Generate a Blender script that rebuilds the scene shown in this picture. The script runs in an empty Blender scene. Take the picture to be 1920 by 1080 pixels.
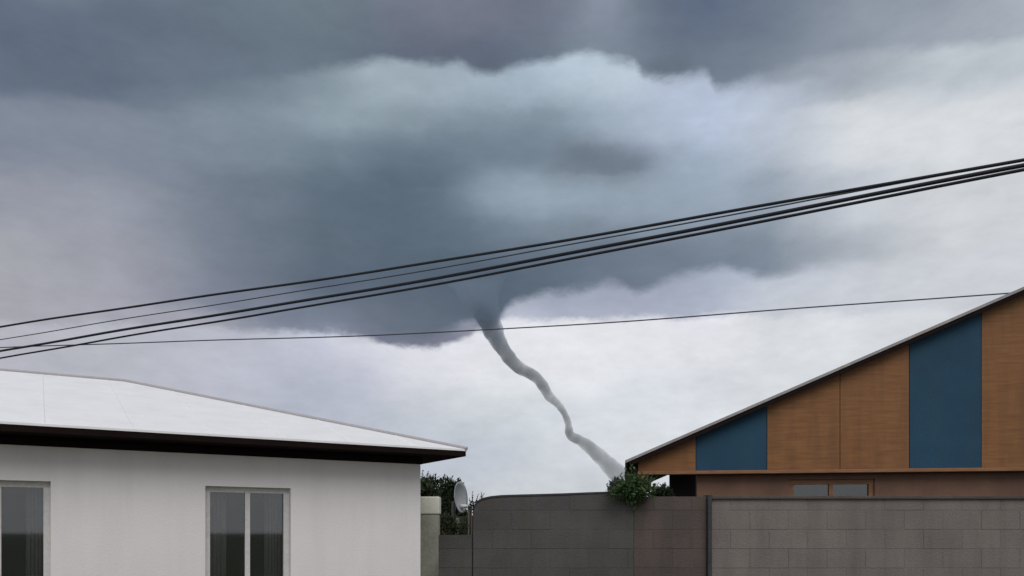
import bpy, bmesh, math, random
from mathutils import Vector, Matrix

scene = bpy.context.scene
COL = scene.collection
rnd = random.Random(7)

# ------------------------------------------------------------------ camera
F = 1500.0            # focal length in photo pixels (1920 wide)
HOR = 1000.0          # photo row of the horizon
EYE = 1.6
cam_d = bpy.data.cameras.new("camera")
cam = bpy.data.objects.new("camera", cam_d)
COL.objects.link(cam)
cam.location = (0, 0, EYE)
cam.rotation_euler = (math.radians(90), 0, 0)
cam_d.sensor_width = 36
cam_d.lens = 36 * F / 1920
cam_d.shift_y = (HOR - 540) / 1920
cam_d.clip_start = 0.1
cam_d.clip_end = 30000
scene.camera = cam

# ------------------------------------------------------------------ view
vs = scene.view_settings
vs.view_transform = 'Standard'
vs.look = 'None'
vs.exposure = 0.0
vs.gamma = 1.0
vs.use_curve_mapping = False
scene.cycles.volume_bounces = 2
scene.cycles.volume_step_rate = 0.25
scene.cycles.volume_max_steps = 256


def lin(c):
    o = []
    for v in c:
        v = v / 255.0
        o.append(v / 12.92 if v <= 0.04045 else ((v + 0.055) / 1.055) ** 2.4)
    return o


def pix(px, py, Y):
    """real point seen at a photo position at depth Y"""
    return Vector(((px - 960) / F * Y, Y, EYE + (HOR - py) / F * Y))


# ------------------------------------------------------------------ sky
world = bpy.data.worlds.new("World")
scene.world = world
world.use_nodes = True
SUN_EL, SUN_AZ = math.radians(48), math.radians(163)


def dome(px, py):
    """azimuth / elevation coordinates of a piece of the sky (scaled to about photo pixels)"""
    u = (px - 960) / F
    v = (HOR - py) / F
    return math.atan(u) * F, v / math.sqrt(1 + u * u) * F


def build_sky():
    nt = world.node_tree
    nt.nodes.clear()
    N = nt.nodes.new
    Lk = nt.links.new

    def setin(sock, v):
        if isinstance(v, bpy.types.NodeSocket):
            Lk(v, sock)
        else:
            sock.default_value = v

    def M(op, a, b=None, c=None, clamp=False):
        n = N('ShaderNodeMath'); n.operation = op; n.use_clamp = clamp
        setin(n.inputs[0], a)
        if b is not None: setin(n.inputs[1], b)
        if c is not None: setin(n.inputs[2], c)
        return n.outputs[0]

    def V(op, a, b=None, c=None):
        n = N('ShaderNodeVectorMath'); n.operation = op
        setin(n.inputs[0], a)
        if b is not None: setin(n.inputs[1], b)
        if c is not None: setin(n.inputs[2], c)
        return n.outputs['Value'] if op in ('DISTANCE', 'LENGTH', 'DOT_PRODUCT') else n.outputs[0]

    def noise(vec, scale, detail, rough=0.5):
        n = N('ShaderNodeTexNoise')
        n.inputs['Scale'].default_value = scale
        n.inputs['Detail'].default_value = detail
        n.inputs['Roughness'].default_value = rough
        Lk(vec, n.inputs['Vector'])
        return n

    def smooth(x, lo, hi):
        n = N('ShaderNodeMapRange'); n.interpolation_type = 'SMOOTHSTEP'
        setin(n.inputs['Value'], x)
        setin(n.inputs['From Min'], lo); setin(n.inputs['From Max'], hi)
        return n.outputs[0]

    def mix(f, a, b):
        n = N('ShaderNodeMix'); n.data_type = 'RGBA'
        setin(n.inputs['Factor'], f)
        setin(n.inputs[6], a); setin(n.inputs[7], b)
        return n.outputs[2]

    tc = N('ShaderNodeTexCoord')
    D = tc.outputs['Generated']
    sep = N('ShaderNodeSeparateXYZ'); Lk(D, sep.inputs[0])
    x, y, z = sep.outputs
    hyp = M('MAXIMUM', M('SQRT', M('ADD', M('MULTIPLY', x, x), M('MULTIPLY', y, y))), 0.02)
    p0 = M('MULTIPLY', M('ARCTAN2', x, y), F)
    q0 = M('MULTIPLY', M('DIVIDE', z, hyp), F)
    # clouds lie in sheets: their structure is wider than tall
    Dst = V('MULTIPLY', D, (1.0, 1.0, 1.9))
    nA = noise(Dst, 5.5, 3.0, 0.5)
    nB = noise(Dst, 19.0, 6.0, 0.66)
    sa = N('ShaderNodeSeparateColor'); Lk(nA.outputs['Color'], sa.inputs[0])
    sb = N('ShaderNodeSeparateColor'); Lk(nB.outputs['Color'], sb.inputs[0])

    def warped(base, ch, a, b):
        t = M('MULTIPLY_ADD', M('SUBTRACT', sa.outputs[ch], 0.5), a, base)
        return M('MULTIPLY_ADD', M('SUBTRACT', sb.outputs[ch], 0.5), b, t)
    p = warped(p0, 0, 40, 38)
    q = warped(q0, 1, 22, 30)
    pe = warped(p0, 2, 16, 24)
    qe = warped(q0, 0, 10, 44)

    SX = 0.62
    last = [None]

    def field(pts, default, sigma, cols, qmax, eps=2e-3):
        """cloud colour blended from the tones of its main masses, laid out as meridians of the sky dome"""
        dp = [(dome(px, py), Vector(lin(c))) for px, py, c in pts]
        dl = Vector(lin(default))

        def value(a, e):
            acc = dl * eps; ws = eps
            for (pa, pe_), c_ in dp:
                d2 = ((a - pa) * SX) ** 2 + (e - pe_) ** 2
                w_ = math.exp(-d2 / (2 * sigma * sigma))
                acc = acc + c_ * w_; ws += w_
            return acc / ws
        qn = M('DIVIDE', M('SUBTRACT', q, qmax[0]), qmax[1] - qmax[0], clamp=True)
        out = None
        az = [dome(x_, HOR)[0] for x_ in [-80, 200, 400, 530] + list(range(600, 1345, cols)) + [1440, 1600, 1780, 2000]]
        for i, a_ in enumerate(az):
            r = N('ShaderNodeRGBCurve')
            r.mapping.use_clip = False
            n = 26
            vals = [value(a_, qmax[0] + (qmax[1] - qmax[0]) * j / (n - 1)) for j in range(n)]
            for ch in range(3):
                cur = r.mapping.curves[ch]
                cur.points[0].location = (0.0, vals[0][ch]); cur.points[1].location = (1.0, vals[-1][ch])
                for j in range(1, n - 1): cur.points.new(j / (n - 1), vals[j][ch])
            r.mapping.update()
            # each meridian is worked out after the one before it (keeps the shader's stack small)
            qi = qn if last[0] is None else M('MULTIPLY_ADD', last[0], 1e-9, qn)
            Lk(qi, r.inputs['Color'])
            if out is None: out = r.outputs[0]
            else:
                mr = N('ShaderNodeMapRange'); Lk(p, mr.inputs['Value'])
                mr.inputs['From Min'].default_value = az[i - 1]; mr.inputs['From Max'].default_value = a_
                out = mix(mr.outputs[0], out, r.outputs[0])
            last[0] = out
        return out

    def edge(pts):
        """height of a cloud's lower edge along the azimuth"""
        cr = N('ShaderNodeFloatCurve')
        cur = cr.mapping.curves[0]
        cr.mapping.use_clip = False
        dd = [dome(a, b) for a, b in pts]
        P0, P1 = -1000.0, 1000.0
        dd = [((a - P0) / (P1 - P0), b / 1000.0) for a, b in dd]
        while len(cur.points) < len(dd):
            cur.points.new(0.5, 0.5)
        for i, (a, b) in enumerate(dd):
            cur.points[i].location = (a, b)
            cur.points[i].handle_type = 'AUTO_CLAMPED'
        cr.mapping.update()
        t = N('ShaderNodeMapRange'); t.clamp = True
        Lk(pe, t.inputs['Value'])
        t.inputs['From Min'].default_value = P0; t.inputs['From Max'].default_value = P1
        Lk(t.outputs[0], cr.inputs['Value'])
        return M('MULTIPLY', cr.outputs[0], 1000.0)

    body = [
        (40, 120, (92, 106, 126)), (250, 130, (94, 108, 127)), (440, 140, (104, 119, 134)),
        (60, 270, (118, 128, 146)), (260, 280, (126, 136, 152)), (440, 270, (122, 136, 150)),
        (60, 380, (148, 152, 165)), (260, 380, (146, 150, 164)), (440, 370, (112, 124, 140)),
        (60, 480, (166, 167, 174)), (260, 480, (155, 157, 168)), (430, 470, (112, 122, 138)),
        (80, 580, (170, 168, 175)), (260, 570, (158, 158, 170)), (430, 560, (122, 128, 146)),
        (610, 150, (120, 138, 150)), (700, 160, (162, 180, 192)), (780, 148, (156, 173, 186)),
        (860, 162, (160, 176, 191)), (960, 168, (160, 180, 196)), (1080, 145, (178, 195, 211)),
        (1170, 160, (184, 200, 216)), (1260, 185, (176, 190, 213)), (1325, 240, (178, 193, 218)),
        (640, 212, (140, 158, 170)), (760, 220, (128, 146, 158)), (900, 225, (118, 136, 150)),
        (1020, 235, (118, 136, 151)), (1120, 218, (148, 166, 182)), (1220, 235, (163, 179, 199)),
        (620, 290, (108, 126, 140)), (740, 290, (96, 114, 130)), (860, 290, (102, 120, 136)),
        (980, 290, (108, 126, 142)), (1090, 312, (106, 119, 135)), (1180, 312, (110, 123, 139)), (1290, 300, (152, 170, 190)),
        (620, 360, (90, 107, 123)), (720, 370, (87, 105, 121)), (830, 370, (92, 110, 126)),
        (930, 370, (134, 152, 168)), (1000, 365, (152, 170, 186)), (1100, 368, (150, 168, 184)),
        (1200, 372, (147, 164, 180)), (1300, 360, (152, 170, 188)),
        (620, 440, (86, 102, 117)), (740, 450, (85, 102, 117)), (860, 440, (88, 105, 120)),
        (960, 430, (106, 122, 138)), (1080, 420, (121, 137, 153)), (1200, 410, (131, 147, 163)), (1300, 402, (140, 156, 172)),
        (620, 520, (84, 98, 114)), (760, 520, (78, 94, 110)), (900, 520, (74, 90, 106)),
        (1020, 500, (86, 102, 118)), (1140, 480, (96, 110, 126)), (1260, 478, (103, 117, 134)), (1325, 455, (118, 132, 149)),
        (620, 600, (112, 122, 140)), (720, 590, (96, 106, 122)), (820, 590, (92, 104, 120)), (890, 570, (80, 94, 111)),
        (1000, 530, (88, 103, 120)), (1120, 520, (100, 114, 131)), (1250, 515, (108, 121, 138)),
        (1420, 90, (140, 150, 166)), (1620, 110, (158, 168, 180)), (1850, 100, (190, 199, 207)),
        (1440, 250, (182, 193, 209)), (1640, 240, (215, 219, 224)), (1860, 260, (216, 220, 224)),
        (1440, 390, (152, 165, 181)), (1640, 400, (212, 216, 221)), (1860, 400, (206, 209, 213)),
        (1440, 480, (112, 126, 142)), (1540, 470, (142, 154, 170)), (1400, 430, (122, 136, 152)), (1540, 400, (176, 186, 199)), (1640, 510, (206, 210, 216)), (1860, 500, (205, 208, 214)),
    ]
    low = [
        (60, 640, (180, 180, 190)), (300, 660, (182, 183, 194)), (450, 690, (184, 186, 200)),
        (600, 680, (188, 191, 208)), (650, 725, (178, 184, 202)), (615, 765, (173, 179, 195)),
        (700, 672, (212, 212, 224)), (800, 690, (224, 224, 231)), (880, 660, (228, 228, 236)),
        (800, 765, (197, 202, 211)), (900, 770, (201, 207, 213)), (700, 810, (184, 191, 203)),
        (960, 700, (228, 231, 233)), (1000, 800, (205, 212, 218)), (900, 860, (181, 187, 201)), (975, 895, (203, 208, 214)),
        (1080, 640, (224, 224, 230)), (1100, 685, (235, 235, 239)), (1200, 655, (223, 225, 231)), (1300, 640, (228, 228, 235)),
        (1180, 745, (212, 218, 225)), (1280, 755, (217, 221, 227)), (1150, 805, (218, 222, 228)), (1060, 870, (196, 202, 209)),
        (1500, 640, (218, 221, 226)), (1850, 560, (212, 215, 220)), (1480, 740, (214, 218, 223)),
    ]
    shelf = [
        (960, 590, (190, 194, 210)), (1000, 568, (156, 164, 186)), (1080, 563, (150, 158, 178)), (1180, 556, (148, 156, 176)),
        (1270, 545, (142, 151, 170)), (1325, 525, (168, 178, 198)), (1230, 585, (172, 178, 197)), (1120, 590, (176, 181, 200)),
        (1320, 580, (176, 182, 200)), (700, 625, (112, 118, 138)), (820, 635, (116, 118, 138)), (620, 615, (124, 132, 150)),
        (300, 600, (160, 160, 172)), (50, 600, (170, 168, 176)), (1500, 580, (200, 205, 214)), (1850, 540, (206, 210, 216)),
    ]
    top = [
        (40, 60, (88, 102, 122)), (300, 60, (92, 106, 124)), (480, 60, (97, 112, 127)),
        (620, 40, (103, 119, 131)), (640, 92, (96, 112, 126)), (760, 60, (106, 114, 132)), (870, 40, (114, 119, 137)),
        (900, 95, (90, 102, 120)), (1000, 40, (104, 112, 130)), (1050, 85, (98, 112, 128)), (1130, 48, (146, 156, 174)), (1150, 75, (136, 148, 166)), (1095, 60, (112, 123, 141)), (1195, 50, (94, 108, 125)), (1195, 85, (100, 114, 130)),
        (1165, 103, (118, 133, 149)), (960, 110, (98, 110, 128)), (700, 100, (94, 107, 123)), (800, 100, (93, 104, 122)), (1230, 55, (90, 104, 122)), (1300, 40, (88, 102, 127)), (1255, 130, (106, 118, 134)),
        (1325, 95, (104, 119, 136)), (1450, 40, (104, 119, 137)), (1700, 20, (140, 150, 164)), (1900, 10, (170, 180, 190)),
        (60, 150, (94, 108, 127)), (200, 120, (93, 107, 125)), (330, 150, (97, 111, 128)), (450, 135, (100, 115, 131)), (1440, 120, (118, 131, 148)), (1550, 85, (136, 147, 162)), (1720, 75, (152, 162, 175)),
        (960, -250, (118, 130, 146)), (200, -250, (112, 124, 140)), (1700, -250, (140, 150, 162)),
    ]
    cBody = field(body, (190, 197, 206), 28, 46, (330, 960))
    cLow = field(low, (208, 210, 215), 34, 82, (-20, 470))
    cShelf = field(shelf, (170, 177, 190), 30, 92, (330, 560))
    cTop = field(top, (186, 193, 203), 28, 46, (740, 1180))

    eLow = edge([(-300, 600), (300, 612), (585, 622), (690, 630), (735, 645), (790, 652), (845, 645), (882, 632), (897, 622), (918, 626), (938, 612), (950, 603), (1020, 603), (1100, 598), (1180, 595), (1250, 600), (1330, 592), (1500, 590), (2100, 560)])
    eDark = edge([(-300, 560), (300, 575), (585, 605), (690, 612), (740, 626), (790, 630), (840, 622), (878, 608), (900, 614), (920, 616),
                  (942, 590), (962, 570), (1006, 556), (1060, 552), (1105, 542), (1150, 527), (1205, 546), (1245, 529), (1295, 517), (1335, 506), (1440, 516), (1560, 500), (2100, 470)])
    eTop = edge([(-300, 190), (300, 160), (500, 150), (585, 138), (640, 128), (700, 117), (780, 118), (865, 120), (890, 134), (920, 140),
                 (952, 134), (990, 122), (1045, 114), (1070, 102), (1110, 104), (1150, 122), (1188, 122), (1200, 140), (1240, 150), (1285, 146),
                 (1315, 140), (1350, 170), (1500, 120), (2100, 60)])
    hi = M('SUBTRACT', qe, eLow)
    c = mix(smooth(hi, -8.0, 11.0), cLow, cShelf)
    c = mix(smooth(M('SUBTRACT', qe, eDark), -13.0, 17.0), c, cBody)
    c = mix(smooth(M('SUBTRACT', qe, eTop), -13.0, 19.0), c, cTop)
    # all round and overhead the same broken overcast goes on
    nE = noise(Dst, 2.6, 5.0, 0.55)
    gen = mix(smooth(nE.outputs[0], 0.36, 0.64), (*lin((146, 157, 171)), 1), (*lin((206, 210, 216)), 1))
    gen = mix(smooth(q0, 420.0, 120.0), gen, (*lin((206, 209, 215)), 1))
    away = M('MAXIMUM', smooth(M('ABSOLUTE', p0), 870.0, 1350.0), smooth(q0, 1020.0, 1700.0))
    c = mix(away, c, gen)
    # darker bellies of single clouds, crisp along their lower edge
    for (x0, x1, ye, depth, amt) in ((1040, 1225, 331, 66, 0.13), (880, 960, 141, 34, 0.14), (1192, 1300, 152, 40, 0.12), (1110, 1212, 545, 30, 0.10), (640, 890, 640, 26, 0.10), (700, 880, 345, 60, 0.08)):
        (a0, e0), (a1, _) = dome(x0, ye), dome(x1, ye)
        dq = M('SUBTRACT', qe, e0)
        mk = M('MULTIPLY', smooth(dq, -5.0, 8.0), smooth(dq, depth * 1.6, depth * 0.3))
        mk = M('MULTIPLY', mk, M('MULTIPLY', smooth(pe, a0 - 18, a0 + 40), smooth(pe, a1 + 18, a1 - 40)))
        c = V('MULTIPLY', c, M('MULTIPLY_ADD', mk, -amt, 1.0))
    # wisps and billows inside the cloud
    nC = noise(Dst, 9.0, 7.0, 0.66)
    nD = noise(V('MULTIPLY', D, (1, 1, 2.6)), 34.0, 5.0, 0.6)
    w = M('MULTIPLY_ADD', M('SUBTRACT', nC.outputs[0], 0.5), 0.42, 1.0)
    w = M('MULTIPLY_ADD', M('SUBTRACT', nD.outputs[0], 0.5), 0.17, w)
    c = V('MULTIPLY', c, w)
    # the clear sky above, of which the overcast lets a little through
    sky = N('ShaderNodeTexSky'); sky.sky_type = 'NISHITA'; sky.sun_disc = False
    sky.sun_elevation = SUN_EL; sky.sun_rotation = SUN_AZ
    skyc = V('MULTIPLY', sky.outputs[0], (0.12, 0.12, 0.12))
    hs = N('ShaderNodeHueSaturation'); hs.inputs['Saturation'].default_value = 0.86; Lk(c, hs.inputs['Color']); c = hs.outputs[0]
    out_c = mix(0.04, c, skyc)
    bg = N('ShaderNodeBackground'); Lk(out_c, bg.inputs['Color']); bg.inputs['Strength'].default_value = 1.0
    o = N('ShaderNodeOutputWorld'); Lk(bg.outputs[0], o.inputs['Surface'])


build_sky()

sun_d = bpy.data.lights.new("sun", 'SUN')
sun_d.energy = 1.5
sun_d.angle = math.radians(40)
sun_d.color = (1.0, 0.97, 0.94)
sun = bpy.data.objects.new("sun", sun_d)
COL.objects.link(sun)
sdir = Vector((math.sin(SUN_AZ) * math.cos(SUN_EL), math.cos(SUN_AZ) * math.cos(SUN_EL), math.sin(SUN_EL)))
sun.rotation_euler = sdir.to_track_quat('Z', 'Y').to_euler()
sun.location = (0, 0, 30)

# ------------------------------------------------------------------ materials
MATS = {}


def mat(name, base, rough=0.7, var=0.15, scale=3.0, second=None, bump=0.0, bscale=40.0, stain=None, grain=None, spec=0.3, speck=0.35, metal=0.0, stain_z=None, courses=False):
    """procedural paint / plaster / timber with mottling, stains and fine relief"""
    if name in MATS: return MATS[name]
    m = bpy.data.materials.new(name); m.use_nodes = True
    nt = m.node_tree; N = nt.nodes.new; Lk = nt.links.new
    b = nt.nodes['Principled BSDF']
    b.inputs['Roughness'].default_value = rough
    b.inputs['Specular IOR Level'].default_value = spec
    b.inputs['Metallic'].default_value = metal
    tc = N('ShaderNodeTexCoord'); vec = tc.outputs['Object']
    if grain:
        mp = N('ShaderNodeMapping'); mp.inputs['Scale'].default_value = grain
        Lk(vec, mp.inputs[0]); gvec = mp.outputs[0]
    else:
        gvec = vec
    n = N('ShaderNodeTexNoise'); n.inputs['Scale'].default_value = scale; n.inputs['Detail'].default_value = 8; n.inputs['Roughness'].default_value = 0.6
    Lk(gvec, n.inputs['Vector'])
    r = N('ShaderNodeValToRGB')
    second = second or tuple(v * (1 - var) for v in base)
    r.color_ramp.elements[0].position = 0.32; r.color_ramp.elements[1].position = 0.68
    r.color_ramp.elements[0].color = (*second, 1); r.color_ramp.elements[1].color = (*base, 1)
    Lk(n.outputs[0], r.inputs[0])
    col = r.outputs[0]
    n2 = N('ShaderNodeTexNoise'); n2.inputs['Scale'].default_value = bscale; n2.inputs['Detail'].default_value = 6
    Lk(gvec, n2.inputs['Vector'])
    mx = N('ShaderNodeMix'); mx.data_type = 'RGBA'; mx.blend_type = 'MULTIPLY'; mx.inputs['Factor'].default_value = speck
    Lk(col, mx.inputs[6]); Lk(n2.outputs[0], mx.inputs[7])
    gn = N('ShaderNodeMix'); gn.data_type = 'RGBA'; gn.blend_type = 'MULTIPLY'; gn.inputs['Factor'].default_value = 1
    gn.inputs[7].default_value = (1 + speck / 2,) * 3 + (1,)
    Lk(mx.outputs[2], gn.inputs[6]); col = gn.outputs[2]
    if stain:
        # rain streaks: noise drawn out downwards
        mp = N('ShaderNodeMapping'); mp.inputs['Scale'].default_value = (3.2, 3.2, 0.45)
        Lk(vec, mp.inputs[0])
        n3 = N('ShaderNodeTexNoise'); n3.inputs['Scale'].default_value = 1.6; n3.inputs['Detail'].default_value = 7; n3.inputs['Roughness'].default_value = 0.62
        Lk(mp.outputs[0], n3.inputs['Vector'])
        r3 = N('ShaderNodeValToRGB'); r3.color_ramp.elements[0].position = 0.45; r3.color_ramp.elements[1].position = 0.75
        Lk(n3.outputs[0], r3.inputs[0])
        fac = r3.outputs[0]
        ms = N('ShaderNodeMath'); ms.operation = 'MULTIPLY'; ms.inputs[1].default_value = stain[1]; Lk(fac, ms.inputs[0]); fac = ms.outputs[0]
        m3 = N('ShaderNodeMix'); m3.data_type = 'RGBA'; Lk(fac, m3.inputs['Factor'])
        Lk(col, m3.inputs[6]); m3.inputs[7].default_value = (*stain[0], 1)
        col = m3.outputs[2]
    if stain_z:
        # growth of algae below a ragged tide line
        zc, soft, colr, amt = stain_z
        sp = N('ShaderNodeSeparateXYZ'); Lk(vec, sp.inputs[0])
        ad = N('ShaderNodeMath'); ad.operation = 'MULTIPLY_ADD'; Lk(n.outputs[0], ad.inputs[0]); ad.inputs[1].default_value = 0.12; Lk(sp.outputs[2], ad.inputs[2])
        mr = N('ShaderNodeMapRange'); mr.interpolation_type = 'SMOOTHSTEP'
        mr.inputs['From Min'].default_value = zc + 0.06 + soft; mr.inputs['From Max'].default_value = zc + 0.06 - soft
        mr.inputs['To Max'].default_value = amt
        Lk(ad.outputs[0], mr.inputs['Value'])
        m4 = N('ShaderNodeMix'); m4.data_type = 'RGBA'; Lk(mr.outputs[0], m4.inputs['Factor'])
        Lk(col, m4.inputs[6]); m4.inputs[7].default_value = (*colr, 1)
        col = m4.outputs[2]
    Lk(col, b.inputs['Base Color'])
    if courses:
        # every block of the wall has a tone of its own
        oi_ = N('ShaderNodeObjectInfo')
        mr = N('ShaderNodeMapRange'); Lk(oi_.outputs['Random'], mr.inputs['Value'])
        mr.inputs['To Min'].default_value = 0.95; mr.inputs['To Max'].default_value = 1.05
        m5 = N('ShaderNodeMix'); m5.data_type = 'RGBA'; m5.blend_type = 'MULTIPLY'; m5.inputs['Factor'].default_value = 1.0
        Lk(col, m5.inputs[6]); Lk(mr.outputs[0], m5.inputs[7])
        Lk(m5.outputs[2], b.inputs['Base Color'])
    if bump:
        bp = N('ShaderNodeBump'); bp.inputs['Strength'].default_value = bump; bp.inputs['Distance'].default_value = 0.01
        Lk(n2.outputs[0], bp.inputs['Height']); Lk(bp.outputs[0], b.inputs['Normal'])
    MATS[name] = m
    return m


def leaf_mat(name, a, bcol):
    m = bpy.data.materials.new(name); m.use_nodes = True
    nt = m.node_tree; N = nt.nodes.new; Lk = nt.links.new
    b = nt.nodes['Principled BSDF']
    geo = N('ShaderNodeNewGeometry')
    r = N('ShaderNodeValToRGB')
    r.color_ramp.elements[0].color = (*a, 1); r.color_ramp.elements[1].color = (*bcol, 1)
    Lk(geo.outputs['Random Per Island'], r.inputs[0])
    Lk(r.outputs[0], b.inputs['Base Color'])
    b.inputs['Roughness'].default_value = 0.55
    b.inputs['Specular IOR Level'].default_value = 0.25
    tr = N('ShaderNodeBsdfTranslucent'); Lk(r.outputs[0], tr.inputs['Color'])
    mx = N('ShaderNodeMixShader'); mx.inputs[0].default_value = 0.25
    Lk(b.outputs[0], mx.inputs[1]); Lk(tr.outputs[0], mx.inputs[2])
    Lk(mx.outputs[0], nt.nodes['Material Output'].inputs['Surface'])
    return m


# ------------------------------------------------------------------ helpers
def obj(name, bm, m, parent=None, smooth=False, bevel=0.0, loc=None):
    me = bpy.data.meshes.new(name)
    bmesh.ops.recalc_face_normals(bm, faces=bm.faces[:])
    bm.to_mesh(me); bm.free()
    if m: me.materials.append(m)
    if smooth:
        for f in me.polygons: f.use_smooth = True
    o = bpy.data.objects.new(name, me)
    COL.objects.link(o)
    if parent: o.parent = parent
    if loc: o.location = loc
    if bevel:
        md = o.modifiers.new("bevel", 'BEVEL'); md.width = bevel; md.segments = 2; md.limit_method = 'ANGLE'
    return o


def tag(o, label, cat, group=None):
    o['label'] = label; o['category'] = cat
    if group: o['group'] = group
    return o


def thing(name, label, cat, loc=(0, 0, 0), rz=0.0, group=None):
    o = bpy.data.objects.new(name, None); COL.objects.link(o)
    o.location = loc; o.rotation_euler = (0, 0, rz)
    o.empty_display_size = 0.3
    return tag(o, label, cat, group)


def box(bm, x0, x1, y0, y1, z0, z1):
    vs_ = [bm.verts.new((x, y, z)) for z in (z0, z1) for (x, y) in ((x0, y0), (x1, y0), (x1, y1), (x0, y1))]
    for f in ((0, 3, 2, 1), (4, 5, 6, 7), (0, 1, 5, 4), (1, 2, 6, 5), (2, 3, 7, 6), (3, 0, 4, 7)):
        bm.faces.new([vs_[i] for i in f])
    return bm


def prism_y(bm, poly, y0, y1):
    """polygon in x,z extruded along y"""
    a = [bm.verts.new((x, y0, z)) for x, z in poly]
    b = [bm.verts.new((x, y1, z)) for x, z in poly]
    bm.faces.new(a); bm.faces.new(b[::-1])
    n = len(a)
    for i in range(n):
        bm.faces.new((a[i], b[i], b[(i + 1) % n], a[(i + 1) % n]))
    return bm


def tube(bm, pts, radii, seg=8, cap=True):
    rings = []
    n = len(pts)
    ref = Vector((0.13, 0.21, 0.97))
    for i, pnt in enumerate(pts):
        pnt = Vector(pnt)
        t = (Vector(pts[min(i + 1, n - 1)]) - Vector(pts[max(i - 1, 0)])).normalized()
        if abs(t.dot(ref)) > 0.95: rf = Vector((1, 0, 0))
        else: rf = ref
        u = t.cross(rf).normalized(); v = t.cross(u).normalized()
        r = radii[i] if hasattr(radii, '__len__') else radii
        rings.append([bm.verts.new(pnt + u * (math.cos(2 * math.pi * k / seg) * r) + v * (math.sin(2 * math.pi * k / seg) * r)) for k in range(seg)])
    for i in range(n - 1):
        for k in range(seg):
            bm.faces.new((rings[i][k], rings[i][(k + 1) % seg], rings[i + 1][(k + 1) % seg], rings[i + 1][k]))
    if cap:
        bm.faces.new(rings[0][::-1]); bm.faces.new(rings[-1])
    return bm


# ------------------------------------------------------------------ ground
bm = bmesh.new()
R_G = 9000
cx = bm.verts.new((0, 0, 0))
rings = []
for r in (4, 12, 40, 150, 600, 2500, R_G):
    rings.append([bm.verts.new((r * math.cos(2 * math.pi * k / 48), r * math.sin(2 * math.pi * k / 48), 0)) for k in range(48)])
for k in range(48):
    bm.faces.new((cx, rings[0][k], rings[0][(k + 1) % 48]))
    for a, b in zip(rings, rings[1:]):
        bm.faces.new((a[k], b[k], b[(k + 1) % 48], a[(k + 1) % 48]))
g = obj('ground', bm, mat('ground_soil', (0.13, 0.12, 0.085), 0.95, scale=0.8, second=(0.06, 0.075, 0.035), bump=0.5, bscale=14))
g['kind'] = 'structure'

# ------------------------------------------------------------------ white hip-roofed house (left)
E = Vector((-0.86, -0.51, 0)).normalized()     # along the eave, towards the viewer's left
T = Vector((-0.45, 8.0, 2.44))                 # eave corner
rzL = math.atan2(-E.y, -E.x)                   # local +x points back to the right
OV = 0.35
LW, LD = 12.0, 5.0                             # length and depth of the walls
corner = T + E * OV + Vector((E.y, -E.x, 0)) * OV
corner.z = 0
house = thing('white_house', 'white plastered low house with pale hip roof and deep dark eaves', 'house', corner, rzL)
# local frame: x from -LW (left) to 0 (right corner), y away from the viewer from 0 to LD
W_H = 2.375
m_white = mat('white_plaster', (0.785, 0.74, 0.735), 0.85, var=0.05, scale=1.3, bump=0.25, speck=0.06, bscale=55, stain=((0.50, 0.475, 0.46), 0.18), stain_z=(0.9, 0.8, (0.56, 0.55, 0.50), 0.35))
m_roof = mat('roof_sheet_white', (0.86, 0.845, 0.85), 0.5, var=0.06, scale=2.0, stain=((0.55, 0.53, 0.52), 0.2), spec=0.4, speck=0.05)
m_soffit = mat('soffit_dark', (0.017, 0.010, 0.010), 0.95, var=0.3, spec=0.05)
m_frame = mat('frame_pale', (0.62, 0.60, 0.58), 0.5, var=0.08)
m_curt = mat('curtain_cloth', (0.55, 0.50, 0.45), 0.9, var=0.1)
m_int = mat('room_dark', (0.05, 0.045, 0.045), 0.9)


def glass_mat():
    m = bpy.data.materials.new('window_glass'); m.use_nodes = True
    nt = m.node_tree; nt.nodes.clear()
    o = nt.nodes.new('ShaderNodeOutputMaterial'); mx = nt.nodes.new('ShaderNodeMixShader')
    fr = nt.nodes.new('ShaderNodeFresnel'); fr.inputs[0].default_value = 1.9
    tr = nt.nodes.new('ShaderNodeBsdfTransparent'); tr.inputs[0].default_value = (0.80, 0.83, 0.84, 1)
    gl = nt.nodes.new('ShaderNodeBsdfGlossy'); gl.inputs['Roughness'].default_value = 0.03
    nt.links.new(fr.outputs[0], mx.inputs[0]); nt.links.new(tr.outputs[0], mx.inputs[1]); nt.links.new(gl.outputs[0], mx.inputs[2])
    nt.links.new(mx.outputs[0], o.inputs[0])
    return m


def curtain(x0, x1, y, z0, z1, parent, m_, seed):
    """a hanging cloth with folds"""
    r = random.Random(seed); b_ = bmesh.new(); n = 26
    lo, hi_ = [], []
    for k in range(n + 1):
        x_ = x0 + (x1 - x0) * k / n
        w_ = .022 * math.sin(k * 1.35 + r.uniform(-.3, .3))
        lo.append(b_.verts.new((x_, y + w_ * 1.2, z0))); hi_.append(b_.verts.new((x_, y + w_ * .7, z1)))
    for k in range(n): b_.faces.new((lo[k], lo[k + 1], hi_[k + 1], hi_[k]))
    o = obj('curtain', b_, m_, parent, smooth=True)
    md = o.modifiers.new('thickness', 'SOLIDIFY'); md.thickness = .004


m_glass = glass_mat()


def wall_hit(px):
    """local x on the front wall seen at a photo column"""
    d = Vector(((px - 960) / F, 1, 0))
    ex = Vector((math.cos(rzL), math.sin(rzL), 0))
    # corner + s*ex = k*d
    det = ex.x * (-d.y) + d.x * ex.y
    s = (-corner.x * (-d.y) - d.x * corner.y) / det
    # solve [ex, -d][s,k] = -corner
    return s


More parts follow.
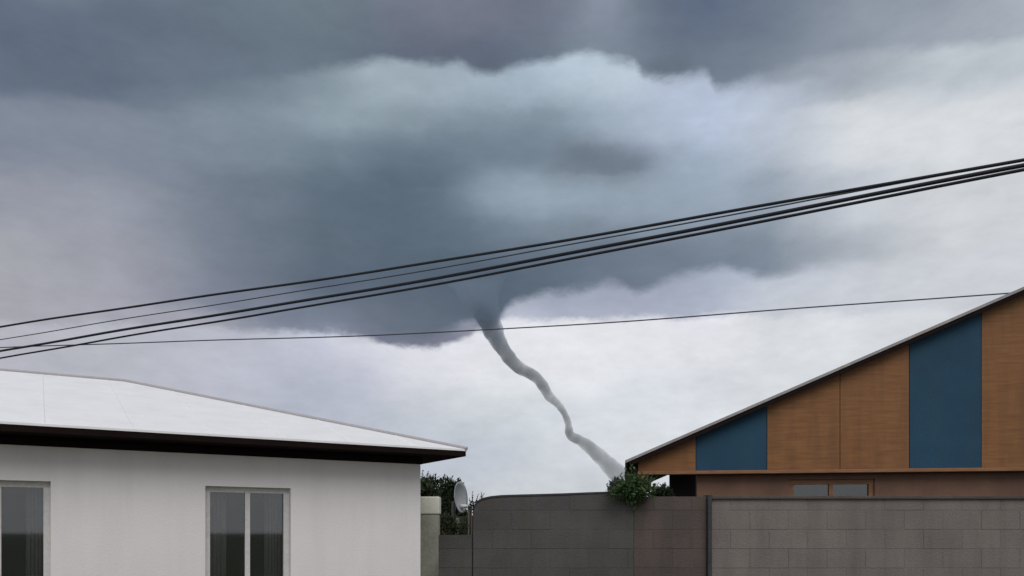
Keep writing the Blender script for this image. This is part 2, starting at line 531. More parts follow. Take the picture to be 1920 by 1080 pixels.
wins = []
for a, b in ((385, 545), (-110, 95)):
    x0, x1 = sorted((wall_hit(a), wall_hit(b)))
    wins.append((x0, x1, 1.0, 2.02))
wins.sort()
bm = bmesh.new()
TH = 0.18
xs = -LW
for (x0, x1, z0, z1) in wins:
    box(bm, xs, x0, 0, TH, 0, W_H)
    box(bm, x0, x1, 0, TH, 0, z0)
    box(bm, x0, x1, 0, TH, z1, W_H)
    xs = x1
box(bm, xs, 0, 0, TH, 0, W_H)
bmesh.ops.remove_doubles(bm, verts=bm.verts[:], dist=1e-5)
wl = obj('wall', bm, m_white, house)
bm = bmesh.new()
box(bm, -TH, 0, TH + .002, LD, 0, W_H); box(bm, -LW, -LW + TH, TH + .002, LD, 0, W_H)
box(bm, -LW + TH, -TH, LD - TH, LD, 0, W_H)
obj('wall', bm, m_white, house)
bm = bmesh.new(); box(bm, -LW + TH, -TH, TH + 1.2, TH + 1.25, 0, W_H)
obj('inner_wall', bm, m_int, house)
for (x0, x1, z0, z1) in wins:
    wf = bmesh.new(); fw = 0.05; y0, y1 = 0.06, 0.11
    box(wf, x0, x0 + fw, y0, y1, z0, z1); box(wf, x1 - fw, x1, y0, y1, z0, z1)
    box(wf, x0 + fw, x1 - fw, y0, y1, z1 - fw, z1); box(wf, x0 + fw, x1 - fw, y0, y1, z0, z0 + fw)
    xm = (x0 + x1) / 2
    box(wf, xm - 0.022, xm + 0.022, y0 + .003, y1 - .003, z0 + fw, z1 - fw)
    win = obj('window', wf, m_frame, house)
    for a, b in ((x0 + fw, xm - .022), (xm + .022, x1 - fw)):
        pb = bmesh.new(); box(pb, a, b, .082, .088, z0 + fw, z1 - fw); obj('pane', pb, m_glass, win)
    w_ = x1 - x0
    curtain(x0 + .02, x0 + w_ * .30, .26, z0 - .1, z1 + .05, win, m_curt, int(x0 * 10))
    curtain(x1 - w_ * .24, x1 - .02, .26, z0 - .1, z1 + .05, win, m_curt, int(x1 * 10))
    sb = bmesh.new(); box(sb, x0 - .05, x1 + .05, -.05, .058, z0 - .05, z0 - .002); obj('sill', sb, m_frame, win)
# dark frieze under the eaves, soffit, fascia
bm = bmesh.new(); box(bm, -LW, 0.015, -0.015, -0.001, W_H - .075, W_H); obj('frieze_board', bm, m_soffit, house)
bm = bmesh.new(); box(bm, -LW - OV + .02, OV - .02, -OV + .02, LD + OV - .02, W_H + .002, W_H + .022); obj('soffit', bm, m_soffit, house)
PITCH = 0.305
ez = 2.44
X0, X1, Y0, Y1 = -LW - OV, OV, -OV, LD + OV
hd = (Y1 - Y0) / 2
rz = ez + hd * PITCH
A = [(X0, Y0, ez), (X1, Y0, ez), (X1, Y1, ez), (X0, Y1, ez)]
Rr = [(X0 + hd, Y0 + hd, rz), (X1 - hd, Y0 + hd, rz)]
roof_root = bmesh.new()
tk = 0.018
va = [roof_root.verts.new(v) for v in A]; vr = [roof_root.verts.new(v) for v in Rr]
vb = [roof_root.verts.new((v[0], v[1], v[2] - tk)) for v in A]
roof_root.faces.new((va[0], va[1], vr[1], vr[0])); roof_root.faces.new((va[1], va[2], vr[1]))
roof_root.faces.new((va[2], va[3], vr[0], vr[1])); roof_root.faces.new((va[3], va[0], vr[0]))
for i in range(4): roof_root.faces.new((va[i], vb[i], vb[(i + 1) % 4], va[(i + 1) % 4]))
roof_root.faces.new(vb[::-1])
roof = obj('roof', roof_root, m_roof, house)
# seams of the roof sheets, one by one
sx = X1 - 0.55
while sx > X0 + 0.3:
    run = min(hd, X1 - sx, sx - X0)
    b2 = bmesh.new()
    h = 0.006; w_ = 0.010
    a0 = Vector((sx, Y0 + .01, ez + .01 * PITCH)); a1 = Vector((sx, Y0 + run - 0.03, ez + (run - 0.03) * PITCH))
    v = [b2.verts.new(q) for q in (a0 + Vector((-w_, 0, 0)), a0 + Vector((w_, 0, 0)), a0 + Vector((0, 0, h)), a1 + Vector((-w_, 0, 0)), a1 + Vector((w_, 0, 0)), a1 + Vector((0, 0, h)))]
    for f in ((0, 1, 2), (3, 5, 4), (0, 2, 5, 3), (2, 1, 4, 5), (1, 0, 3, 4)): b2.faces.new([v[i] for i in f])
    obj('seam', b2, m_roof, roof)
    sx -= 0.62
m_cap = mat('hip_cap_grey', (0.42, 0.40, 0.41), 0.5, var=0.1)
bm = bmesh.new()
for a, b in ((A[1], Rr[1]), (Rr[1], Rr[0]), (A[0], Rr[0])):
    tube(bm, [Vector(a) + Vector((0, 0, .004)), Vector(b) + Vector((0, 0, .004))], 0.022, 8)
obj('hip_cap', bm, m_cap, roof)
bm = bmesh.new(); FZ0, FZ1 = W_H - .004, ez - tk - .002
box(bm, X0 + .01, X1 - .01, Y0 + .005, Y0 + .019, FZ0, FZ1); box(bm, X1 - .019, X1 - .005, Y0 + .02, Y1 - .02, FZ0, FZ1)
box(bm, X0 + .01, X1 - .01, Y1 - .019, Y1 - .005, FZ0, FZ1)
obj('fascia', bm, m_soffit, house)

# ------------------------------------------------------------------ gable house (right)
rzR = -math.radians(8)
cR = Vector(((1308 - 960) / F * 10, 10.0, 0))
gh = thing('timber_gable_house', 'brown house with gable of orange timber and blue panels above the wall', 'house', cR, rzR)
cosr, sinr = math.cos(rzR), math.sin(rzR)


def R_local(px, b, py=None):
    """local x (and height) on the plane local y = b of the gable house seen at a photo position"""
    d = Vector(((px - 960) / F, 1, 0))
    ex = Vector((cosr, sinr, 0)); ey = Vector((-sinr, cosr, 0))
    n = ey
    k = (cR.dot(n) + b) / d.dot(n)
    s = (d * k - cR).dot(ex)
    if py is None: return s
    return s, EYE + (HOR - py) / F * k


RB = -0.14                                       # rake overhang
tipx, tipz = R_local(1172, RB, 863)
ex2, ez2 = R_local(1335, RB, 792)
SL = (ez2 - tipz) / (ex2 - tipx)
ridx = R_local(1960, RB)
ridz = tipz + SL * (ridx - tipx)
RD = 7.0


def under(xl, drop=0.0):
    return tipz + SL * ((xl if xl <= ridx else 2 * ridx - xl) - tipx) - drop


m_sheet = mat('roof_sheet_grey', (0.40, 0.37, 0.36), 0.55, var=0.2, scale=2.5, stain=((0.16, 0.11, 0.09), 0.4))
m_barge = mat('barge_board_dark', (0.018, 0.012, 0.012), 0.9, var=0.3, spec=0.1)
m_orange = mat('orange_timber', (0.29, 0.130, 0.046), 0.6, scale=2.4, second=(0.20, 0.085, 0.032), grain=(1.2, 1.2, 14), bump=0.15, bscale=22, stain=((0.085, 0.045, 0.024), 0.5))
m_blue = mat('blue_panel', (0.018, 0.072, 0.125), 0.7, scale=2.0, second=(0.012, 0.052, 0.098), bump=0.15, stain=((0.03, 0.055, 0.075), 0.4))
m_brown = mat('brown_render', (0.22, 0.122, 0.082), 0.85, scale=2.0, second=(0.165, 0.092, 0.064), bump=0.3, bscale=60, stain=((0.07, 0.05, 0.045), 0.4))
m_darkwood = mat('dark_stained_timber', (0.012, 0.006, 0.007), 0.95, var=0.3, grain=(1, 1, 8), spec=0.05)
m_beam = mat('tan_beam', (0.30, 0.15, 0.075), 0.6, scale=3, second=(0.21, 0.10, 0.05), grain=(1.5, 8, 8))

# roof: two sheets with thickness
rth = 0.035
roofR = None
for side in (0, 1):
    bm = bmesh.new()
    if side == 0: poly = [(tipx, tipz), (ridx, ridz), (ridx, ridz - rth), (tipx, tipz - rth)]
    else: poly = [(ridx + .001, ridz), (2 * ridx - tipx, tipz), (2 * ridx - tipx, tipz - rth), (ridx + .001, ridz - rth)]
    prism_y(bm, poly, RB, RD)
    o = obj('roof', bm, m_sheet, gh)
    # barge board behind the sheet's front edge
    bm = bmesh.new()
    hb = 0.05
    if side == 0: poly = [(tipx + .015, tipz - rth - .001 + .015 * SL), (ridx, ridz - rth - .001), (ridx, ridz - rth - hb), (tipx + .12, tipz - rth - hb + .10 * SL)]
    else: poly = [(ridx + .001, ridz - rth - .001), (2 * ridx - tipx - .015, tipz - rth - .001 + .015 * SL), (2 * ridx - tipx - .12, tipz - rth - hb + .10 * SL), (ridx + .001, ridz - rth - hb)]
    prism_y(bm, poly, RB + .012, RB + .035)
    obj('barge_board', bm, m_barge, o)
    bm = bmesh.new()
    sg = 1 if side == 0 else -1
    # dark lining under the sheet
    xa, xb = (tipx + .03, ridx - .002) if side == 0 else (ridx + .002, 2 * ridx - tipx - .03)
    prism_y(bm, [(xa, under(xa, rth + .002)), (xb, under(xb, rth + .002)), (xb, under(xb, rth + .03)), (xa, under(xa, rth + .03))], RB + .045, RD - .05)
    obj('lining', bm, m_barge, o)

# gable panels, each a board of its own
bx0 = R_local(1196, 0)
bt = R_local(1250, 0, 883)[1]          # underside of the panels
cuts = [bx0, R_local(1305, 0), R_local(1438, 0), R_local(1575, 0), R_local(1705, 0), R_local(1840, 0), ridx, R_local(2120, 0), 2 * ridx - bx0]
cols = [m_orange, m_blue, m_orange, m_orange, m_blue, m_orange, m_orange, m_orange]
for i in range(len(cuts) - 1):
    a, b = cuts[i] + .003, cuts[i + 1] - .003
    bm = bmesh.new()
    poly = [(a, bt), (b, bt), (b, under(b, .07)), (a, under(a, .07))]
    prism_y(bm, poly, 0.0, 0.03 - 0.004 * (i % 2))
    o = obj('gable_panel', bm, cols[i], gh, bevel=.003)
    if cols[i] is m_blue: o['label'] = 'dark blue painted gable panel'
# beam under the panels
bz0 = R_local(1250, 0, 890)[1]
bm = bmesh.new(); box(bm, bx0, 2 * ridx - bx0, -.035, .08, bz0, bt - .003); obj('beam', bm, m_beam, gh, bevel=.006)
# veranda post
bm = bmesh.new(); box(bm, bx0 + .005, bx0 + .095, -.02, .07, 0, bz0 - .002); obj('post', bm, m_beam, gh, bevel=.006)
bm = bmesh.new(); box(bm, bx0 + .005, bx0 + .095, RD - .4, RD - .31, 0, under(bx0, .08)); obj('post', bm, m_beam, gh, bevel=.006)
# walls: front, dark side, back
HB = 2 * ridx
w0, w1 = R_local(1480, 0.1), R_local(1640, 0.1)
wz0, wz1 = 1.05, bz0 - .07
bm = bmesh.new()
box(bm, 0, w0, .1, .26, 0, bt); box(bm, w1, HB, .1, .26, 0, bt); box(bm, w0, w1, .1, .26, 0, wz0); box(bm, w0, w1, .1, .26, wz1, bt)
obj('wall', bm, m_brown, gh)
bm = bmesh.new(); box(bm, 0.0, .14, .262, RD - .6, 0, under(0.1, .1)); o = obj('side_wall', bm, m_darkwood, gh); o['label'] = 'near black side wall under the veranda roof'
bm = bmesh.new(); prism_y(bm, [(.14, 0), (HB, 0), (HB, under(HB, .1)), (ridx, under(ridx, .1)), (.14, under(.14, .1))], RD - .72, RD - .6); obj('wall', bm, m_brown, gh)
wf = bmesh.new()
fw = .06
box(wf, w0, w0 + fw, .13, .2, wz0, wz1); box(wf, w1 - fw, w1, .13, .2, wz0, wz1); box(wf, w0 + fw, w1 - fw, .13, .2, wz1 - fw, wz1); box(wf, w0 + fw, w1 - fw, .13, .2, wz0, wz0 + fw)
xm = (w0 + w1) / 2; box(wf, xm - .025, xm + .025, .133, .197, wz0 + fw, wz1 - fw)
win = obj('window', wf, m_beam, gh)
for a, b in ((w0 + fw, xm - .025), (xm + .025, w1 - fw)):
    pb = bmesh.new(); box(pb, a, b, .16, .166, wz0 + fw, wz1 - fw); obj('pane', pb, m_glass, win)

# ------------------------------------------------------------------ yard wall
YW = 8.5
yw = thing('yard_wall', 'dark weathered rendered yard wall running between the two houses', 'wall', (0, YW, 0))
m_w1 = mat('wall_render_dark', (0.105, 0.098, 0.096), 0.9, scale=1.6, second=(0.068, 0.064, 0.064), bump=0.5, bscale=48, stain=((0.060, 0.066, 0.042), 0.55), courses=True)
m_w2 = mat('wall_render_brown', (0.118, 0.088, 0.078), 0.9, scale=1.8, second=(0.078, 0.064, 0.060), bump=0.5, bscale=48, stain=((0.055, 0.050, 0.042), 0.5), courses=True)
m_w3 = mat('wall_render_tan', (0.215, 0.185, 0.170), 0.9, scale=1.4, second=(0.165, 0.142, 0.130), bump=0.5, bscale=48, stain=((0.10, 0.085, 0.075), 0.5), courses=True)
m_cop = mat('coping_dark', (0.060, 0.057, 0.062), 0.85, var=0.35, scale=5, bump=0.5)


def wx(px): return (px - 960) / F * YW
def wz(py): return EYE + (HOR - py) / F * YW


# tall section with rounded shoulder
prof = [(886, 1010), (887, 962), (890, 950), (896, 942), (906, 937), (920, 934), (940, 932), (970, 931), (1010, 930), (1060, 928.5), (1110, 926.5), (1160, 925), (1188, 924.5)]
rb = random.Random(21)


def block_wall(name, m_, line, y0, depth, label=None):
    """a stretch of wall: mortar core, and each block on it a piece of its own; line = its top edge from left to right"""
    x0, x1 = line[0][0], line[-1][0]

    def topz(x):
        for (xa, za), (xb, zb) in zip(line, line[1:]):
            if xa <= x <= xb and xb > xa: return za + (zb - za) * (x - xa) / (xb - xa)
        return line[-1][1] if x > x1 else line[0][1]
    core = bmesh.new()
    prism_y(core, [(x1, 0), (x0, 0)] + [(x, z - .004) for x, z in line], y0 + .0025, y0 + depth)
    sec = obj(name, core, m_, yw)
    if label: sec['label'] = label
    row = 0; z = 0.0; H, L = .205, .41
    zmax = max(z_ for _, z_ in line)
    while z < zmax - .02:
        x = x0 - (L / 2 if row % 2 else 0)
        while x < x1 - .02:
            a_, b_ = max(x, x0) + .002, min(x + L, x1) - .002
            if b_ - a_ > .03:
                n = max(2, int((b_ - a_) / .03)) if topz(a_) < z + H or topz(b_) < z + H else 2
                up = [(a_ + (b_ - a_) * k / (n - 1), 0) for k in range(n)]
                up = [(q_, min(z + H - .004, topz(q_))) for q_, _ in up]
                up = [(q_, t_) for q_, t_ in up if t_ > z + .006]
                if len(up) >= 2:
                    bm_ = bmesh.new()
                    prism_y(bm_, [(up[-1][0], z + .003), (up[0][0], z + .003)] + up, 0, .03)
                    obj('block', bm_, m_, sec, loc=(0, y0 + rb.uniform(-.002, .001), 0), bevel=.0015)
            x += L
        z += H; row += 1
    return sec


block_wall('tall_section', m_w1, [(wx(a), wz(b)) for a, b in prof[1:]], 0, .16)
bm = bmesh.new()
top = [(wx(a), wz(b)) for a, b in prof[1:]]
prism_y(bm, [(a, b + .001) for a, b in top] + [(a, b + .022) for a, b in top[::-1]], -.008, .17)
obj('coping', bm, m_cop, yw, bevel=.006)
block_wall('brown_section', m_w2, [(wx(1188) + .003, wz(931)), (wx(1325), wz(931))], .008, .15, 'brownish stretch of the yard wall')
bm = bmesh.new(); box(bm, wx(1325) + .002, wx(1333), -.05, .18, 0, wz(928)); obj('post', bm, m_cop, yw, bevel=.004)
block_wall('pale_section', m_w3, [(wx(1333) + .003, wz(936)), (wx(2100), wz(936))], 0, .16)
bm = bmesh.new(); box(bm, wx(1333) + .003, wx(2100), -.03, .19, wz(936) + .001, wz(930)); obj('coping', bm, m_w2, yw, bevel=.006)
block_wall('low_section', m_w1, [(wx(822), wz(1003)), (wx(886) - .003, wz(1003))], .03, .14)

# cream pillar next to the white house
YP = 9.2
p0 = pix(770, 931, YP); p1 = pix(824, 931, YP)
m_cream = mat('cream_render', (0.80, 0.79, 0.67), 0.85, var=0.08, scale=2.5, bump=0.3, bscale=50, stain=((0.24, 0.24, 0.18), 0.35))
m_creamlow = mat('greenish_render', (0.46, 0.46, 0.38), 0.9, var=0.25, scale=3, bump=0.4, stain=((0.13, 0.14, 0.09), 0.5))  # lower block: a darker, greener tone than the upper one
cp = thing('cream_wall_pillar', 'short cream rendered wall end with darker greenish lower part beside white house', 'wall', (p0.x, YP, 0))
wdt = p1.x - p0.x
zt = p0.z; zm = EYE + (HOR - 964) / F * YP
bm = bmesh.new(); box(bm, 0, wdt, 0, .22, zm, zt); obj('upper_block', bm, m_cream, cp, bevel=.012)
bm = bmesh.new(); box(bm, 0, wdt - .012, .012, .21, 0, zm - .002); obj('lower_block', bm, m_creamlow, cp, bevel=.008)

# ------------------------------------------------------------------ satellite dish
YD = 11.9
dc = pix(857, 933, YD)
dish = thing('satellite_dish', 'pale grey satellite dish on a mast behind the gap in the wall', 'satellite dish', (dc.x, YD, 0))
m_dish = mat('dish_grey', (0.38, 0.40, 0.41), 0.5, var=0.1, scale=6, stain=((0.22, 0.21, 0.19), 0.4))
m_metal = mat('mast_metal', (0.16, 0.16, 0.165), 0.5, var=0.2, metal=0.4)
bm = bmesh.new()
RD_ = 0.235
prev = None
nR, nS = 6, 28
for side in (0, 1):
    rings = []
    for i in range(nR + 1):
        r = RD_ * i / nR
        d = 0.07 * (i / nR) ** 2 - 0.008 * side
        if i == 0: rings.append([bm.verts.new((0, 0, d))])
        else: rings.append([bm.verts.new((r * math.cos(2 * math.pi * k / nS), r * math.sin(2 * math.pi * k / nS), d)) for k in range(nS)])
    for k in range(nS):
        bm.faces.new((rings[0][0], rings[1][k], rings[1][(k + 1) % nS]))
        for i in range(1, nR):
            bm.faces.new((rings[i][k], rings[i + 1][k], rings[i + 1][(k + 1) % nS], rings[i][(k + 1) % nS]))
    if prev:
        for k in range(nS): bm.faces.new((prev[-1][k], rings[-1][k], rings[-1][(k + 1) % nS], prev[-1][(k + 1) % nS]))
    prev = rings
# local z of the bowl is its axis: aim it to the right and slightly to the viewer, tilted up
axis = Vector((0.93, -0.35, 0.06)).normalized()
q = axis.to_track_quat('Z', 'Y')
ref = obj('reflector', bm, m_dish, dish, smooth=True, loc=(0, 0, dc.z)); ref.rotation_mode = 'QUATERNION'; ref.rotation_quaternion = q
lnb = pix(870, 949, YD) - Vector((dc.x, YD, 0))
bm = bmesh.new(); tube(bm, [Vector((0, 0, dc.z)) + axis * .03 + Vector((0, 0, -.22)), lnb + Vector((-.02, 0, -.03))], .010); obj('feed_arm', bm, m_metal, dish)
bm = bmesh.new(); tube(bm, [lnb + axis * .05, lnb, lnb - axis * .05], [.02, .028, .036], 12); obj('receiver', bm, mat('receiver_white', (0.7, 0.7, 0.68), 0.5, var=.05), dish, smooth=True)
bm = bmesh.new(); tube(bm, [(-.06, .02, 0), (-.06, .02, dc.z - .08), Vector((0, 0, dc.z)) - axis * .012], [.025, .025, .022], 10); obj('mast', bm, m_metal, dish)

# ------------------------------------------------------------------ old wooden fence in the gap
YF = 11.4
fx = pix(818, 0, YF).x
of = thing('wooden_fence', 'low weathered wooden fence of pale posts and dark rails below the dish', 'fence', (fx, YF, 0))
m_old = mat('weathered_wood', (0.15, 0.15, 0.115), 0.9, var=0.35, scale=3, grain=(6, 6, 1))
m_oldd = mat('weathered_wood_dark', (0.045, 0.045, 0.036), 0.9, var=0.35, scale=3, grain=(1, 6, 6))
for px, py, w_ in ((832, 974, .06), (857, 971, .07), (881, 950, .06)):
    a = pix(px, py, YF)
    bm = bmesh.new(); box(bm, a.x - fx - w_ / 2, a.x - fx + w_ / 2, -.04, .04, 0, a.z); obj('post', bm, m_old, of, bevel=.01)
for py, h_ in ((968, .10), (984, .10), (998, .12)):
    a = pix(812, py, YF); b = pix(886, py, YF)
    bm = bmesh.new(); box(bm, a.x - fx, b.x - fx, .042, .07, a.z - h_, a.z); obj('rail', bm, m_oldd, of)

# ------------------------------------------------------------------ plants
m_bark = mat('bark', (0.075, 0.06, 0.045), 0.9, var=0.3, scale=8)
leafA = leaf_mat('leaf_green', (0.040, 0.078, 0.030), (0.115, 0.175, 0.070))
leafB = leaf_mat('leaf_dark', (0.026, 0.040, 0.020), (0.062, 0.080, 0.038))
leafC = leaf_mat('leaf_greyish', (0.050, 0.060, 0.058), (0.095, 0.110, 0.105))


def leaf(bm, pnt, d, nrm, L, Wd):
    d = d.normalized(); s = d.cross(nrm)
    if s.length < 1e-4: s = d.orthogonal()
    s.normalize(); up = s.cross(d)
    a = bm.verts.new(pnt); b = bm.verts.new(pnt + d * L * .5 + s * Wd * .5 + up * L * .06)
    c = bm.verts.new(pnt + d * L - up * L * .12); e = bm.verts.new(pnt + d * L * .5 - s * Wd * .5 + up * L * .06)
    m_ = bm.verts.new(pnt + d * L * .5 - up * .0)
    bm.faces.new((a, b, m_)); bm.faces.new((b, c, m_)); bm.faces.new((c, e, m_)); bm.faces.new((e, a, m_))


def shrub(name, label, base, blobs, sprigs, n_leaf, L, m_leaf, seed, asp=.45, up=.55, cat='shrub', over=None):
    """stems rise from the base into each clump; leaves fill the clumps, sprigs break the outline"""
    r = random.Random(seed)
    base = Vector(base)
    t = thing(name, label, cat, base)
    st = bmesh.new(); lf = bmesh.new()
    tot = sum(b[1] ** 2 for b in blobs)
    for c, rad in blobs:
        c = Vector(c) - base
        mid = Vector((c.x * .45 + r.uniform(-.05, .05), c.y * .45, c.z * .55))
        if over: mid = Vector((c.x * .7, 0, over + r.uniform(0, .03)))
        tube(st, [Vector((r.uniform(-.05, .05), r.uniform(-.05, .05), 0)), mid, c, c + Vector((r.uniform(-.3, .3), r.uniform(-.3, .3), .7)) * rad], [.022, .017, .010, .004], 6)
        for k in range(max(3, int(10 * rad / .2))):
            dv = Vector((r.gauss(0, 1), r.gauss(0, 1), r.gauss(.3, 1))).normalized()
            tipp = c + dv * rad * r.uniform(.75, 1.08)
            tube(st, [c - Vector((0, 0, rad * .4)), c + dv * rad * .45, tipp], [.006, .005, .002], 5)
        n = int(n_leaf * rad ** 2 / tot)
        for k in range(n):
            dv = Vector((r.gauss(0, 1), r.gauss(0, 1), r.gauss(0, 1))).normalized()
            rr = rad * (r.random() ** .45) * r.uniform(.85, 1.15)
            pnt = c + dv * rr
            d = (dv * .7 + Vector((r.gauss(0, .5), r.gauss(0, .5), r.gauss(up, .5))))
            leaf(lf, pnt, d, Vector((r.gauss(0, .6), r.gauss(0, .6), 1)), L * r.uniform(.4, 1.4), L * asp * r.uniform(.8, 1.2))
    for a, b, k in sprigs:
        a = Vector(a) - base; b = Vector(b) - base
        m_ = (a + b) / 2 + Vector((r.uniform(-.02, .02), 0, 0))
        tube(st, [a, m_, b], [.006, .005, .002], 5)
        for j in range(k):
            f = (j + .5) / k
            pnt = a.lerp(b, f)
            side = Vector((math.cos(j * 2.4), math.sin(j * 2.4), .55 + .9 * f))
            leaf(lf, pnt, side, Vector((0, 0, 1)), L * r.uniform(.6, 1.0) * (1.15 - .5 * f), L * asp * .9)
    obj('stem', st, m_bark, t)
    fo = obj('foliage', lf, m_leaf, t)
    return t


def PX(lst, Y0, jit, seed):
    r = random.Random(seed); o = []
    for px, py, rp in lst:
        Y = Y0 + r.uniform(-jit, jit)
        o.append((pix(px, py, Y), rp / F * Y))
    return o


def SP(lst, Y0):
    return [(pix(a, b, Y0), pix(c, d, Y0), k) for a, b, c, d, k in lst]


shrub('leafy_shrub', 'bright green leafy shrub spilling over the yard wall below the timber gable', pix(1185, 0, 8.75).xy.to_3d(),
      PX([(1183, 914, 17), (1203, 913, 16), (1166, 920, 12), (1196, 930, 14), (1177, 933, 11), (1218, 922, 9), (1150, 926, 6)], 8.45, .12, 3),
      SP([(1184, 905, 1183, 870, 10), (1175, 905, 1173, 880, 7), (1212, 912, 1226, 888, 7), (1150, 925, 1137, 907, 6), (1166, 918, 1156, 902, 6), (1192, 900, 1196, 882, 6), (1206, 905, 1214, 890, 6), (1215, 908, 1230, 897, 6), (1160, 915, 1150, 897, 6), (1218, 915, 1234, 908, 6), (1200, 900, 1205, 884, 6), (1168, 910, 1163, 890, 6), (1210, 920, 1229, 918, 6), (1158, 925, 1141, 915, 6), (1180, 935, 1170, 948, 6), (1196, 938, 1203, 950, 6), (1188, 905, 1190, 878, 7)], 8.45),
      820, .070, leafA, 11, over=2.08)
shrub('grey_shrub', 'small greyish shrub behind the wall at the foot of the funnel', pix(1152, 0, 9.1).xy.to_3d(),
      PX([(1157, 911, 11), (1152, 920, 12), (1166, 922, 10)], 9.1, .08, 4), SP([(1143, 925, 1139, 911, 5), (1157, 905, 1158, 896, 4)], 9.1), 420, .055, leafC, 12)
shrub('dark_shrub', 'dark green shrub under the veranda opening of the timber house', pix(1232, 0, 9.3).xy.to_3d(),
      PX([(1243, 925, 11), (1228, 928, 11), (1252, 930, 8)], 9.3, .08, 5), SP([(1243, 916, 1246, 907, 4), (1230, 918, 1226, 910, 4)], 9.3), 520, .06, leafB, 13)
shrub('round_bush', 'dark round bush behind the cream wall end', pix(800, 0, 10.6).xy.to_3d(),
      PX([(797, 914, 19), (812, 910, 15), (790, 925, 18), (808, 928, 18), (776, 915, 18)], 10.6, .15, 6),
      SP([(803, 897, 802, 885, 4), (814, 898, 818, 888, 5), (794, 898, 793, 882, 3)], 10.6), 1500, .06, leafB, 14)
shrub('tall_bush', 'tall dark bush between the cream wall end and the satellite dish', pix(840, 0, 12.2).xy.to_3d(),
      PX([(838, 912, 15), (832, 930, 15), (846, 928, 16), (834, 952, 16), (848, 950, 16), (842, 975, 18), (858, 912, 9), (858, 975, 15), (826, 965, 12), (872, 968, 12), (850, 990, 20), (830, 990, 18), (868, 985, 18), (846, 965, 20), (870, 995, 18), (826, 950, 14)], 12.6, .2, 7),
      SP([(836, 900, 833, 889, 4), (846, 902, 849, 893, 4), (856, 905, 862, 896, 4), (828, 915, 824, 903, 4)], 12.4), 6500, .065, leafB, 15)
shrub('thin_weed', 'thin twiggy weeds rising at the rounded end of the yard wall', pix(890, 0, 8.95).xy.to_3d(),
      PX([(888, 948, 7), (896, 944, 5), (882, 952, 6)], 8.95, .03, 8),
      SP([(887, 945, 886, 921, 6), (893, 943, 897, 926, 4), (899, 942, 903, 922, 5), (905, 938, 908, 925, 3), (882, 948, 879, 935, 4)], 8.95), 130, .035, leafB, 16, cat='weeds')

shrub('low_bush', 'low olive green bush in the gap in front of the wooden fence', pix(848, 0, 10.9).xy.to_3d(),
      PX([(834, 990, 13), (846, 984, 12), (838, 972, 9), (868, 992, 10), (852, 998, 12), (826, 978, 8)], 10.9, .1, 18),
      SP([(838, 970, 835, 958, 4), (850, 976, 854, 964, 4), (868, 984, 872, 972, 4)], 10.9), 900, .05, leafB, 19)

# ------------------------------------------------------------------ overhead cables
m_cable = mat('cable_black', (0.018, 0.019, 0.026), 0.6, var=0.2)
m_cable_g = mat('cable_grey', (0.07, 0.075, 0.09), 0.6, var=0.2)


def cable(label, ya, yb, h, width_px, m_, sag=3.0, name='overhead_cable'):
    """a cable hung level at height h above the eye: its depth follows from where it is seen"""
    A_ = pix(585, ya, F * h / (HOR - ya)); B_ = pix(1335, yb, F * h / (HOR - yb))
    d = B_ - A_
    pts = []
    f0, f1 = -5.0, 3.2
    n = 90
    for i in range(n + 1):
        f = f0 + (f1 - f0) * i / n
        pnt = A_ + d * f
        s = sag / F * pnt.y
        pnt.z += .5 / F * pnt.y * math.sin(f * 9.0 + ya) + s * ((1 - math.exp(-(f - .5) ** 2)) * 4 - 1)
        pts.append(pnt)
    base = pts[0].copy()
    bm = bmesh.new()
    rad = width_px / F * ((A_.y + B_.y) / 2) / 2
    tube(bm, [q_ - base for q_ in pts], rad, 8)
    o = obj(name, bm, m_, None, smooth=True, loc=base)
    tag(o, label, 'cable', 'cables crossing overhead')


cable('topmost thick black cable crossing the dark cloud', 526, 402, 4.10, 5.0, m_cable, 3.5)
cable('faint thin grey cable just under the topmost cable', 542, 409, 4.30, 2.4, m_cable_g, 3.0)
cable('thick black cable in the middle of the close upper bundle', 561, 423, 3.95, 6.0, m_cable, 3.5)
cable('black cable lowest of the close upper bundle', 573, 433, 3.85, 4.6, m_cable, 3.5)
cable('single thin grey wire hanging low across the top of the funnel', 632, 590, 4.6, 2.3, m_cable_g, 5.0)

# ------------------------------------------------------------------ tornado funnel, 1.5 km away
YT = 1500.0
path = [(893, 505, 120), (897, 530, 88), (903, 552, 62), (911, 575, 46), (919, 597, 38), (927, 617, 33), (936, 636, 27), (947, 655, 23.5), (960, 675, 22), (976, 692, 20),
        (994, 704, 18.5), (1008, 717, 18), (1019, 734, 17.5), (1028, 750, 15.5), (1043, 763, 12.5), (1054, 776, 11), (1062, 790, 11), (1066, 802, 12.5), (1068, 811, 14.5), (1074, 816, 15.5), (1081, 818, 16.5),
        (1090, 821, 17.5), (1106, 832, 21), (1123, 847, 24.5), (1140, 865, 27.5), (1158, 885, 31), (1178, 910, 35), (1205, 945, 40), (1238, 998, 46)]


def catmull(pts, sub):
    o = []
    for i in range(len(pts) - 1):
        P_ = [pts[max(0, i - 1)], pts[i], pts[i + 1], pts[min(len(pts) - 1, i + 2)]]
        for k in range(sub):
            t = k / sub
            o.append(tuple(.5 * (2 * b + (c - a) * t + (2 * a - 5 * b + 4 * c - d) * t * t + (3 * b - a - 3 * c + d) * t ** 3) for a, b, c, d in zip(*P_)))
    o.append(pts[-1]); return o


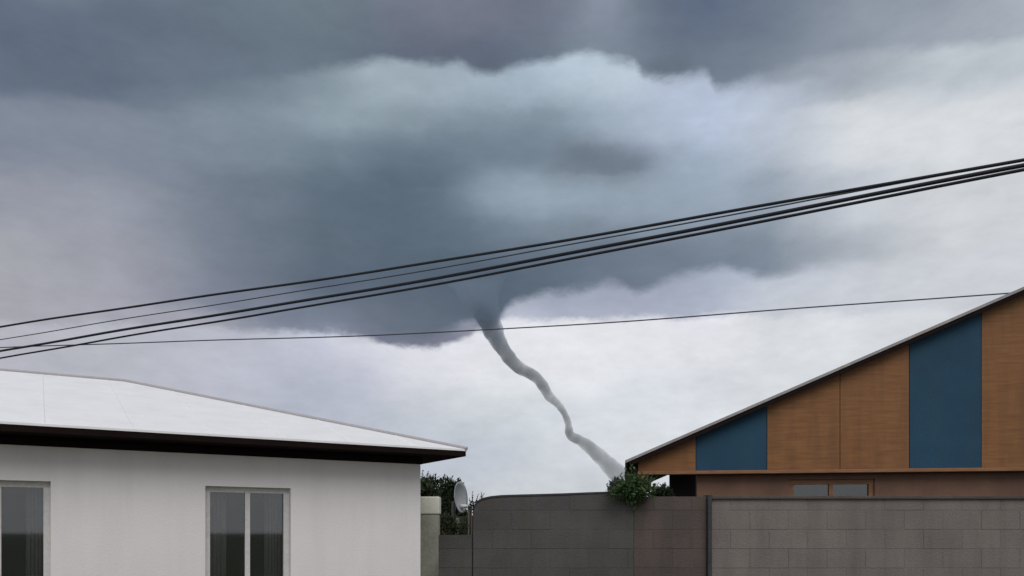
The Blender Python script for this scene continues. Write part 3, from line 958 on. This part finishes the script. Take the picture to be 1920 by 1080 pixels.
cpts = catmull(path, 4)
base = pix(1238, 1000, YT); base.z = 0
bm = bmesh.new()
pts = []; rad = []
rt = random.Random(5)
for i, (a, b, w_) in enumerate(cpts):
    w3 = pix(a, b, YT)
    w3.y += 40 * math.sin(i * .09)
    pts.append(w3 - base); rad.append(w_ * .57 * (1 + .035 * math.sin(i * 1.1) + rt.uniform(-.03, .03)))
pts[-1].z = 0.5
tube(bm, pts, rad, 28)
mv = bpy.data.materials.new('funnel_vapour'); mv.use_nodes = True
nt = mv.node_tree; nt.nodes.clear()
o_ = nt.nodes.new('ShaderNodeOutputMaterial'); pv = nt.nodes.new('ShaderNodeVolumePrincipled')
tc = nt.nodes.new('ShaderNodeTexCoord'); sp = nt.nodes.new('ShaderNodeSeparateXYZ'); nt.links.new(tc.outputs['Object'], sp.inputs[0])
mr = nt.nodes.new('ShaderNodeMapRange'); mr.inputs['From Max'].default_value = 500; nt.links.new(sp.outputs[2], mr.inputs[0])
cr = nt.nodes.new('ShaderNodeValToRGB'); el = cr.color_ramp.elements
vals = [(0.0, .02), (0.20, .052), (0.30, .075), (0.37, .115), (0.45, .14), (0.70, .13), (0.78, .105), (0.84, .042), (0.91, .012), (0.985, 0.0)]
el[0].position, el[1].position = vals[0][0], vals[-1][0]
for e_, v_ in ((el[0], vals[0][1]), (el[1], vals[-1][1])): e_.color = (v_, v_, v_, 1)
for pz, v_ in vals[1:-1]:
    e_ = el.new(pz); e_.color = (v_, v_, v_, 1)
nt.links.new(mr.outputs[0], cr.inputs[0])
nz = nt.nodes.new('ShaderNodeTexNoise'); nz.inputs['Scale'].default_value = 0.045; nz.inputs['Detail'].default_value = 4
nt.links.new(tc.outputs['Object'], nz.inputs['Vector'])
nm = nt.nodes.new('ShaderNodeMapRange'); nm.inputs['From Min'].default_value = .3; nm.inputs['From Max'].default_value = .65
nm.inputs['To Min'].default_value = .45; nm.inputs['To Max'].default_value = 1.25; nt.links.new(nz.outputs[0], nm.inputs[0])
md_ = nt.nodes.new('ShaderNodeMath'); md_.operation = 'MULTIPLY'; nt.links.new(cr.outputs[0], md_.inputs[0]); nt.links.new(nm.outputs[0], md_.inputs[1])
nt.links.new(md_.outputs[0], pv.inputs['Density'])
cc = nt.nodes.new('ShaderNodeValToRGB'); ce = cc.color_ramp.elements      # paler below; shade of the cloud overhead put into the top's colour
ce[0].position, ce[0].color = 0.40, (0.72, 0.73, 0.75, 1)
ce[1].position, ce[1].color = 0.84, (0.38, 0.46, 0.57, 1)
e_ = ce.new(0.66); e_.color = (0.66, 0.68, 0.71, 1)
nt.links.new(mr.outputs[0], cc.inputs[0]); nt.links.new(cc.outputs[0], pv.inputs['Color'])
pv.inputs['Anisotropy'].default_value = 0.0
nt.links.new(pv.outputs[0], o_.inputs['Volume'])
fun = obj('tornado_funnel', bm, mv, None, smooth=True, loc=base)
tag(fun, 'thin grey rope tornado funnel winding down from the dark cloud', 'tornado')
